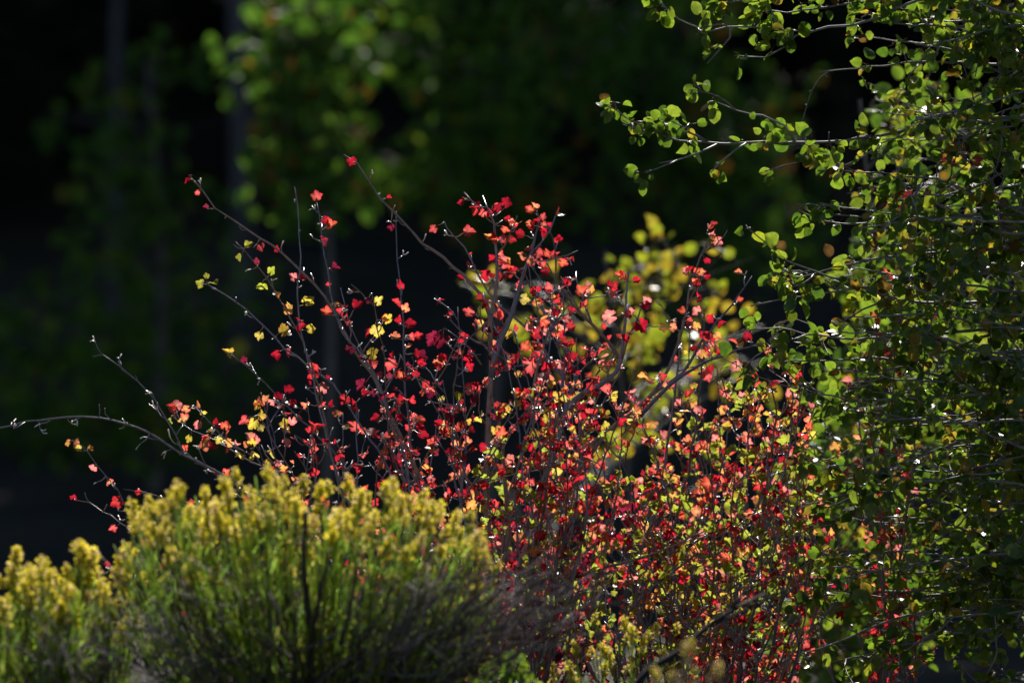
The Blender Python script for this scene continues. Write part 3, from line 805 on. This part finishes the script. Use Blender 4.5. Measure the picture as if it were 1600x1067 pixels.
# ------------------------------------------------------------------ rabbitbrush
def flower_mesh(seed, old):
    """a dome of small tubular florets with yellow tips on short green stalks; about 1 unit wide"""
    r = random.Random(seed)
    mb = MB()
    n = r.randint(13, 19)
    for i in range(n):
        a = i * 2.399 + r.uniform(-.3, .3)
        f = (i + .3) / n
        q = (.14 + .40 * f ** .7) * r.uniform(.55, 1.25)
        top = Vector((q * math.cos(a), q * math.sin(a), .8 - 1.15 * f * r.uniform(.6, 1.1)))
        b = Vector((q * .15 * math.cos(a), q * .15 * math.sin(a), top.z - .55))
        d = (top - b).normalized()
        o = d.orthogonal().normalized(); o2 = d.cross(o)
        yel = (.84, .71, .06) if r.random() > old else (.74, .58, .28)
        k = r.uniform(.8, 1.15)
        yel = [c * k for c in yel]
        rad = r.uniform(.055, .085)
        vs, cs = [b], [(.16, .20, .04)]
        m = b.lerp(top, .6)
        for j in range(4):
            an = j * math.pi / 2
            vs.append(m + (o * math.cos(an) + o2 * math.sin(an)) * rad); cs.append((.56, .52, .06))
        vs.append(top); cs.append(yel)
        ts = [(0, 1 + (j + 1) % 4, 1 + j) for j in range(4)] + [(5, 1 + j, 1 + (j + 1) % 4) for j in range(4)]
        # spreading tips
        for j in range(7):
            an = j * .8976 + r.uniform(-.3, .3)
            s = (o * math.cos(an) + o2 * math.sin(an))
            t = o * -math.sin(an) + o2 * math.cos(an)
            z = len(vs)
            pk = m.lerp(top, .6)
            vs += [pk, top + s * r.uniform(.08, .2) + t * .028 + d * r.uniform(-.02, .08), top + s * r.uniform(.08, .2) - t * .028 + d * .06]
            cs += [yel, yel, yel]
            ts.append((z, z + 1, z + 2))
        mb.add([tuple(v) for v in vs], ts, cs)
    mb.tube([(0, 0, -1.4), (0, 0, .35)], .05, .04, 3, (.22, .30, .06))
    return mb

FLW = [(lambda mb: (mb, mb.mesh('flower_head', M_FLW)))(flower_mesh(i, .05 + .07 * i)) for i in range(9)]

def rabbitbrush(label, base_px, base_py, y, prof, n_heads, depth, tall=60, dry=None, woody=None, n_bare=250, spread=.18, green=(.36, .48, .07), head=(.011, .022), tan=.12):
    base = P(base_px, base_py, y)
    base.z = min(base.z, gz(base.x, y)) - .03
    root = thing('rabbitbrush', base, label, 'shrub', 'rabbitbrush plants in front of the currant bushes')
    xs = [a for a, b in prof]; zs = [b for a, b in prof]
    sm = MB()
    heads = []
    def stem(px, py, yy, flowered):
        tip = P(px, py, yy)
        b = base + Vector((R.gauss(0, .025) + (tip.x - base.x) * spread, R.gauss(0, .03) + (yy - y) * .3, 0))
        b.z = base.z
        hgt = tip.z - b.z
        c1 = b.lerp(tip, .35) + Vector(((tip.x - b.x) * .16, (tip.y - b.y) * .2, -.0)) + rv(.006)
        c2 = b.lerp(tip, .72) + Vector(((tip.x - b.x) * .10, (tip.y - b.y) * .12, 0)) + rv(.006)
        path = spline([b, c1, c2, tip], hgt / 9)
        k = R.uniform(.55, 1.35)
        g = [v * k for v in green]
        if R.random() < .18:
            g = [.12 * k, .10 * k, .06 * k]
        sm.tube(path, .0016, .0009, 3, [v * .7 for v in g], g)
        # thread-like leaves
        for j in range(R.randint(6, 11)):
            f = R.uniform(.28, .98)
            q = path[int(f * (len(path) - 1))]
            o = rv(); o.z = abs(o.z) * .3 + 1.3
            o = o.normalized()
            L = R.uniform(.015, .042)
            s = o.orthogonal().normalized() * R.uniform(.0007, .0016)
            e = q + o * L + Vector((0, 0, -.002)) + rv(.003)
            mid = q + o * L * .55 + rv(.001)
            sm.add([tuple(q), tuple(mid + s), tuple(mid - s), tuple(e)], [(0, 1, 2), (1, 3, 2)], [v * R.uniform(.9, 1.6) for v in g])
        if flowered:
            heads.append((tip, (path[-1] - path[-3]).normalized()))
            if R.random() < .4:                                       # a side cluster lower down
                q = path[-2 if R.random() < .5 else -3]
                o = (rv() * .5 + Vector((0, 0, 1))).normalized()
                e = q + o * R.uniform(.012, .03) + Vector((R.uniform(-.014, .014), R.uniform(-.014, .014), 0))
                sm.tube([q, e], .0009, .0007, 3, g)
                heads.append((e, o))
    span = xs[-1] - xs[0]
    nc = max(4, int(span / 21))
    cl = [(xs[0] + span * (k + R.random()) / nc, R.choice((-12, 0, 10, 30, 55)) + R.uniform(-6, 10), R.uniform(-1, 1)) for k in range(nc * 2)]
    for i in range(n_heads):
        px = xs[0] + span * (i + R.random()) / n_heads
        dd = R.uniform(-1, 1)
        edge = 1 - .25 * dd * dd
        py = float(np.interp(px, xs, zs)) + abs(R.gauss(0, tall)) * R.choice((.3, 1, 1)) + 18 * dd * dd
        c = min(R.sample(cl, len(cl) // 2), key=lambda q: abs(q[0] - px))   # stems stand in loose bunches
        px += (c[0] - px) * .6
        dd = dd * .5 + c[2] * .5
        py += c[1]
        stem(px, py, y + dd * depth, R.random() < .92)
    for i in range(n_bare):
        px = R.uniform(xs[0] - 12, xs[-1] + 16)
        py = float(np.interp(px, xs, zs)) + R.uniform(25, 200)
        stem(px, py, y + R.uniform(-1, 1) * depth, False)
    part('stems', sm, M_STM, root, 'stuff')
    rest = MB()
    R.shuffle(heads)
    for i, (p, d) in enumerate(heads):
        k = int(min(8, max(0, R.gauss(2.5 + 5 * tan, 2.0))))
        mb, me = FLW[k]
        m = frame(p, d.orthogonal(), d, R.uniform(*head)) @ Matrix.Rotation(R.uniform(0, 6.28), 4, 'Z')
        if i < 300:
            o = link('flower_head', me, root)
            mm = m.copy(); mm.translation = m.translation - base
            o.matrix_local = mm
        else:
            A = np.array(m, np.float32); n0 = 0
            for v, t, c in zip(mb.V, mb.T, mb.C):
                rest.add(v @ A[:3, :3].T + A[:3, 3], t - n0, c); n0 += len(v)
    if rest.n:
        part('flowers', rest, M_FLW, root, 'stuff')
    if woody:
        for pts, dy, r0 in woody:
            mb = MB()
            w_ = [P(a, b, y + dy * (1 - i / len(pts))) for i, (a, b) in enumerate(pts)] + [base + Vector((R.uniform(-.03, .03), R.uniform(-.03, .03), 0))]
            mb.tube(spline(w_, .03), r0 * .45, r0, 6, (.075, .065, .06))
            part('woody_stem', mb, M_DRY, root)
    if dry:
        mb = MB()
        for (x0, y0, x1, y1, n, spr) in dry:
            for i in range(n):
                tx = x0 + (x1 - x0) * R.random() + R.gauss(0, spr); ty = y0 + (y1 - y0) * R.random() + R.gauss(0, spr)
                t = P(tx, ty, y + R.uniform(-.28, .05))
                b = base + Vector((R.gauss(0, .04), R.gauss(0, .03), 0))
                c1 = b.lerp(t, .4) + Vector((0, 0, .03)) + rv(.024)
                c2 = b.lerp(t, .75) + Vector((0, 0, .015)) + rv(.02)
                k = R.uniform(.35, 1.7)
                pth = spline([b, c1, c2, t], .04)
                mb.tube(pth, .0021, .0010, 3, (.15 * k, .125 * k, .125 * k))
                for j in range(4):
                    q = pth[R.randint(len(pth) // 3, len(pth) - 1)]
                    dv = ((t - b).normalized() + rv(.5)).normalized()
                    mb.tube([q, q + dv * R.uniform(.01, .04), q + (dv + rv(.2)) * R.uniform(.045, .08)], .0008, .0004, 3, (.16 * k, .135 * k, .13 * k))
        part('dry_stems', mb, M_DRY, root, 'stuff')
    return root

rabbitbrush('large domed rabbitbrush topped with yellow flower heads and dry stems sweeping sideways', 480, 1180, 8.0,
            [(183, 822), (205, 800), (235, 792), (268, 770), (295, 748), (330, 752), (365, 742), (400, 724), (450, 742), (500, 760), (550, 745), (600, 768), (650, 785), (690, 795), (730, 815), (768, 852)],
            205, .22, 26,
            dry=[(640, 880, 900, 925, 55, 16), (760, 930, 960, 950, 34, 16), (560, 890, 740, 950, 30, 20), (170, 940, 280, 1030, 45, 18), (640, 970, 900, 1000, 26, 18), (260, 880, 470, 930, 20, 15)],
            woody=[([(478, 800), (474, 880), (480, 940), (486, 1020)], -.30, .0075), ([(515, 860), (498, 940), (488, 1010)], -.30, .005), ([(560, 880), (545, 960), (520, 1040)], -.28, .0045),
                   ([(420, 930), (440, 980), (460, 1040)], -.3, .003), ([(330, 960), (390, 990), (450, 1050)], -.3, .0028), ([(620, 900), (590, 970), (540, 1040)], -.25, .003)],
            n_bare=420)
rabbitbrush('smaller rabbitbrush with yellow heads standing lower beside the large domed one', 95, 1190, 7.95,
            [(10, 895), (30, 868), (45, 862), (80, 885), (100, 872), (115, 856), (140, 880), (160, 895), (185, 945)], 76, .15, 22,
            dry=[(0, 980, 200, 1040, 40, 15)], n_bare=260, spread=.55)
rabbitbrush('rabbitbrush with few low yellow heads beyond the smaller plant, away from the large one', -45, 1190, 7.8,
            [(-120, 930), (-60, 900), (-20, 925), (12, 945)], 22, .13, 22, n_bare=110)
rabbitbrush('low sparse rabbitbrush with dull yellow tips under the red leaves', 960, 1200, 8.45,
            [(850, 1010), (900, 985), (960, 990), (1010, 960), (1060, 985)], 20, .12, 40, n_bare=70, head=(.012, .020), tan=.4)
rabbitbrush('faded rabbitbrush gone to brown seed in front of the currant stems', 1120, 1190, 7.3,
            [(1010, 1040), (1060, 1020), (1110, 1000), (1150, 1010), (1200, 1040)], 12, .10, 30, n_bare=40, head=(.008, .013), tan=1.0, green=(.16, .14, .08))

R.seed(108)
# dead branch leaning in front
def dead_branch():
    base = P(960, 1120, 7.75)
    base.z = gz(base.x, 7.75) - .02
    root = thing('dead_branch', base, 'dark leafless dead branch leaning up from the ground in front of the currant', 'branch')
    mb = MB()
    mb.tube(spline([base, P(1000, 1062, 7.8), P(1060, 1018, 7.85), P(1110, 975, 7.9), P(1160, 945, 7.95), P(1195, 928, 8.0)], .02), .0075, .0022, 7, (.022, .02, .024))
    part('limb', mb, M_DED, root)
    for pts in [[(1110, 975, 7.9), (1150, 960, 7.95), (1220, 925, 8.0), (1285, 905, 8.05)], [(1060, 1018, 7.85), (1090, 970, 7.8), (1120, 950, 7.8)], [(1160, 945, 7.95), (1210, 945, 7.9), (1260, 930, 7.9)],
                [(1140, 958, 7.93), (1170, 920, 7.95), (1215, 900, 7.95)]]:
        mb = MB()
        mb.tube(spline([P(*q) for q in pts], .02), .003, .0010, 5, (.03, .027, .03))
        part('twig', mb, M_DED, root)
dead_branch()

# small bright green weed at the foot of the bushes
def weed(px, py, y, label, n=26):
    base = P(px, 1150, y); base.z = gz(base.x, y) - .02
    root = thing('leafy_weed', base, label, 'weed')
    mb = MB(); lv = []
    for i in range(n):
        t = P(px + R.gauss(0, 24), py + abs(R.gauss(0, 28)), y + R.gauss(0, .03))
        pth = spline([base + rv(.01), base.lerp(t, .5) + rv(.01), t], .03)
        mb.tube(pth, .0012, .0007, 3, (.12, .22, .04))
        for j in range(6):
            q = pth[R.randint(len(pth) // 2, len(pth) - 1)]
            lv.append((R.random(), frame(q, rv() + Vector((0, 0, .8)), Vector((R.gauss(0, .5), -1, .4)).normalized(), R.uniform(.010, .016)), 'g'))
    part('stems', mb, M_STM, root, 'stuff')
    put_leaves(root, lv, ASPP, M_ASP, 150)
weed(785, 1035, 8.2, 'small bright green leafy weed at the foot of the large rabbitbrush')

R.seed(103)
# ------------------------------------------------------------------ shrubs and saplings further back (out of focus)
def back_plant(name, label, cat, base_px, y, boxes, n_br, keys, leaf, per, bark=(.10, .085, .075), limit=120, group=None, r0=.006, dull=False):
    base = P(base_px, 900, y); base.z = gz(base.x, y) - .04
    root = thing(name, base, label, cat, group)
    lv = []
    tr = MB()
    tops = max(P(0, b[2], y).z for b in boxes)
    tpath = spline([base, base + Vector((.03, 0, (tops - base.z) * .5)), base + Vector((-.02, 0, (tops - base.z) * .95))], .06)
    tr.tube(tpath, r0 * 2, r0 * .5, 7, bark)
    part('trunk', tr, M_ABK, root)
    for i in range(n_br):
        x0, x1, y0, y1 = R.choice(boxes)
        tip = P(R.uniform(x0, x1), R.uniform(y0, y1), y + R.uniform(-.5, .5))
        s = min(tpath, key=lambda q: abs(q.z - max(base.z + .1, tip.z - abs(tip.x - base.x) * .55)))
        mid = s.lerp(tip, .5) + rv(.03) + Vector((0, 0, .04))
        path = spline([s, mid, tip], .05)
        mb = MB()
        mb.tube(path, r0 * .6, .0012, 5, bark)
        n = len(path)
        for j in range(per):
            q = path[min(n - 1, int(n * R.uniform(.3, 1.0)))]
            d = (rv(.8) + Vector((0, 0, -.1))).normalized()
            e = q + d * R.uniform(.02, .10) * (1 if dull else .6)
            mb.tube([q, q.lerp(e, .5) + rv(.004), e], .0012, .0008, 3, bark)
            for k in range(R.randint(1, 3)):
                nr = Vector((R.gauss(0, .6), -1, R.gauss(.2, .6)))
                px, py = PX(e)
                f = 0 if (0 < px < 1600 and 0 < py < 1067) else 3
                lv.append((f + R.random(), frame(e, (d + rv(.6) + Vector((0, 0, -.3))).normalized(), nr.normalized(), R.uniform(*leaf)), R.choice(keys)))
        part('branch', mb, M_ABK, root)
    put_leaves(root, lv, WODP if dull else ASPP, M_BAK if dull else M_ASP, limit)  # dull swaps in the leaf copy with shade in its colour
    return root

back_plant('leafy_shrub', 'yellow-green shrub glowing blurred behind the currant stems', 'shrub', 960, 11.6,
           [(705, 770, 410, 470), (720, 790, 450, 500), (900, 1040, 415, 480), (960, 1110, 450, 620), (1035, 1070, 375, 420), (860, 1060, 560, 720), (1000, 1180, 580, 760), (1110, 1230, 450, 600), (1170, 1240, 350, 420)],
           22, 'lllly', (.020, .034), 6, limit=280, r0=.004)
back_plant('leafy_shrub', 'low green shrub blurred behind the aspen and the salmon bush', 'shrub', 1360, 10.6,
           [(1190, 1330, 700, 800), (1220, 1420, 760, 1000), (1280, 1600, 640, 1000), (1100, 1250, 900, 1060), (1330, 1620, 380, 700), (1400, 1620, 100, 500)], 64, 'gggl', (.026, .038), 11, limit=280, r0=.006)
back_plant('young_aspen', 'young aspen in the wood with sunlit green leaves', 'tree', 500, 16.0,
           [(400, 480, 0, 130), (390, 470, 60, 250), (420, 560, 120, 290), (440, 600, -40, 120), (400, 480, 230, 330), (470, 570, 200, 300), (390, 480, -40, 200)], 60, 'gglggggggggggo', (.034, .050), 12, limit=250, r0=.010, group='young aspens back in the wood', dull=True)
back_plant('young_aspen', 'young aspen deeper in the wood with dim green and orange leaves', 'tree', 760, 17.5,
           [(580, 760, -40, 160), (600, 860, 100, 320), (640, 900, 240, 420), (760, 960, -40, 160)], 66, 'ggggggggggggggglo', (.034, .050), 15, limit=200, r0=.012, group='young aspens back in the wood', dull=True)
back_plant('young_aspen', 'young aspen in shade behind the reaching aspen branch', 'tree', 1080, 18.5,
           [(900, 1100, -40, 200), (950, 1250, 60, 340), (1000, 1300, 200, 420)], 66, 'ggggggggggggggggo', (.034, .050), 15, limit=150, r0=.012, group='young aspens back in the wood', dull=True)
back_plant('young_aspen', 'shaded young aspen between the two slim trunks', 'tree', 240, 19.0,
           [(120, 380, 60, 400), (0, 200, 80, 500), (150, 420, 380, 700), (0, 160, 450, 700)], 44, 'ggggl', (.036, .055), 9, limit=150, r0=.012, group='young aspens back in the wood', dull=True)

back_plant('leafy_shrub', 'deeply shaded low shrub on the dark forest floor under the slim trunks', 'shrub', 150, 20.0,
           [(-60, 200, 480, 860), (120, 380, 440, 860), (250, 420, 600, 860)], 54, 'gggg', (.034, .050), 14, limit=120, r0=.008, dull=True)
# pale fallen log behind the stems
def log():
    a, b = P(720, 800, 13.5), P(1060, 590, 14.6)
    a = Vector((a.x, a.y, gz(a.x, a.y) + .02)); 
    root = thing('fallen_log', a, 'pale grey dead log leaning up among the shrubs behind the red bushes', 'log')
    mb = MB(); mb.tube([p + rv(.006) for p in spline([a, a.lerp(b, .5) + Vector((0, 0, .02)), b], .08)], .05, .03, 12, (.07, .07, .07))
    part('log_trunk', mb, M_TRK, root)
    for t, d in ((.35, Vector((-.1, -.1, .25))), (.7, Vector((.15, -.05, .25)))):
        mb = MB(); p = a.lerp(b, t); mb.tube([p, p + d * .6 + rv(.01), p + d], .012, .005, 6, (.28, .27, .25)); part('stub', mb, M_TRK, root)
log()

R.seed(104)
# ------------------------------------------------------------------ the wood behind
def tall_aspen(px, y, dia, h, label):
    base = P(px, 800, y); base.z = gz(base.x, y) - .1
    root = thing('tall_aspen', base, label, 'tree', 'slim trunks in the dark wood')
    mb = MB()
    top = base + Vector((R.uniform(-.2, .2), R.uniform(-.2, .2), h))
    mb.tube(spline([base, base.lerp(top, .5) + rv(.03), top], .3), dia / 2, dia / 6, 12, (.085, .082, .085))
    part('trunk', mb, M_TRK, root)
    cr = MB()
    lim = MB()
    for i in range(26):
        z = h * R.uniform(.45, 1)
        s = base.lerp(top, z / h)
        a = R.uniform(0, 6.28)
        L = R.uniform(.5, 1.3) * (1.25 - z / h)
        e = s + Vector((math.cos(a) * L, math.sin(a) * L, L * .6))
        lim.tube([s, s.lerp(e, .5) + rv(.04), e], .015, .004, 5, (.17, .16, .15))
        for j in range(50):
            q = s.lerp(e, R.uniform(.25, 1.1)) + rv(.14)
            x = rv().normalized() * .035
            y_ = x.cross(rv()).normalized() * .035
            cr.add([tuple(q - x), tuple(q + y_), tuple(q + x), tuple(q - y_)], [(0, 1, 2), (0, 2, 3)], (.14, .26, .03))
    part('limbs', lim, M_TRK, root, 'stuff')
    part('crown', cr, M_ASP, root, 'stuff')
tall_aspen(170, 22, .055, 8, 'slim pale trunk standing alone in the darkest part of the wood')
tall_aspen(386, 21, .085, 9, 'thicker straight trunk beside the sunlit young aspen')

def conifer_mesh(seed, h, rad, z0):
    r = random.Random(seed)
    tr, cr = MB(), MB()
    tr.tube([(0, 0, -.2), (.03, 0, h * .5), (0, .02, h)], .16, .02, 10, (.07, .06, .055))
    z = z0
    while z < h - .15:
        f = (z - z0) / (h - z0)
        L0 = rad * (1 - f) ** .6 * (.75 + .25 * min(1, f * 6)) + .12
        for b in range(8):
            a = r.uniform(0, 6.28)
            L = L0 * r.uniform(.7, 1.1)
            d = Vector((math.cos(a), math.sin(a), 0))
            s = Vector((0, 0, z + r.uniform(-.12, .12)))
            e = s + d * L + Vector((0, 0, -.28 * L + .1 * r.random()))
            cr.tube([s, s.lerp(e, .5) + Vector((0, 0, .05)), e], .012, .004, 3, (.06, .05, .045))
            n = max(4, int(L * 9))
            for j in range(n):
                t = (j + r.random()) / n * .92 + .1
                q = s.lerp(e, t) + Vector((0, 0, .05))
                sd = d.cross(Vector((0, 0, 1))) * (1 if j % 2 else -1)
                o = (d * .7 + sd * r.uniform(.5, 1.2) + Vector((0, 0, r.uniform(-.5, .15)))).normalized()
                ln = r.uniform(.2, .42)
                wd = o.cross(Vector((r.gauss(0, .3), r.gauss(0, .3), 1))).normalized() * ln * .28
                g = r.uniform(.6, 1.3)
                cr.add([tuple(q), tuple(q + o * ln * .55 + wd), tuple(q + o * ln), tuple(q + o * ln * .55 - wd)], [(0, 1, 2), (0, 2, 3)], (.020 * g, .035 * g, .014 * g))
        z += .24
    return tr.mesh('trunk', M_TRK), cr.mesh('crown', M_NDL, smooth=False)

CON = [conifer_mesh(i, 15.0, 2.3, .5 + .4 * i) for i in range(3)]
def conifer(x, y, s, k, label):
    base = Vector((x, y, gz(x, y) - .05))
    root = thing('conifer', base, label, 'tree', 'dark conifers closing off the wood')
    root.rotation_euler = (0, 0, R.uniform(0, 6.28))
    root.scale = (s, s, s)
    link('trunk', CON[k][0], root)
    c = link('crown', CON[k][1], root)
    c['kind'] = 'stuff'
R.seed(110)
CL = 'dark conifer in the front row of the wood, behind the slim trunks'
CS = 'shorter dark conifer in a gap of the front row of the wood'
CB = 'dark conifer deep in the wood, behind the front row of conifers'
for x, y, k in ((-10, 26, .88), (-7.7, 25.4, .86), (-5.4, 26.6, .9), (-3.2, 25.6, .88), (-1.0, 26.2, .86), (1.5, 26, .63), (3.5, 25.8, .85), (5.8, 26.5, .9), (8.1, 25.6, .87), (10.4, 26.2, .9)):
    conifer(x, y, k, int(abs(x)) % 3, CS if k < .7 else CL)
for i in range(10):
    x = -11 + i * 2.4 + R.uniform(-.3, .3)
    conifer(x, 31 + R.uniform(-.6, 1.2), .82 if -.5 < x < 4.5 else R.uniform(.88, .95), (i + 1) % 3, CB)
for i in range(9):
    conifer(-12 + i * 3.0 + R.uniform(-.4, .4), 36.5 + R.uniform(-1, 1.5), R.uniform(.8, .9), (i + 2) % 3, CB)
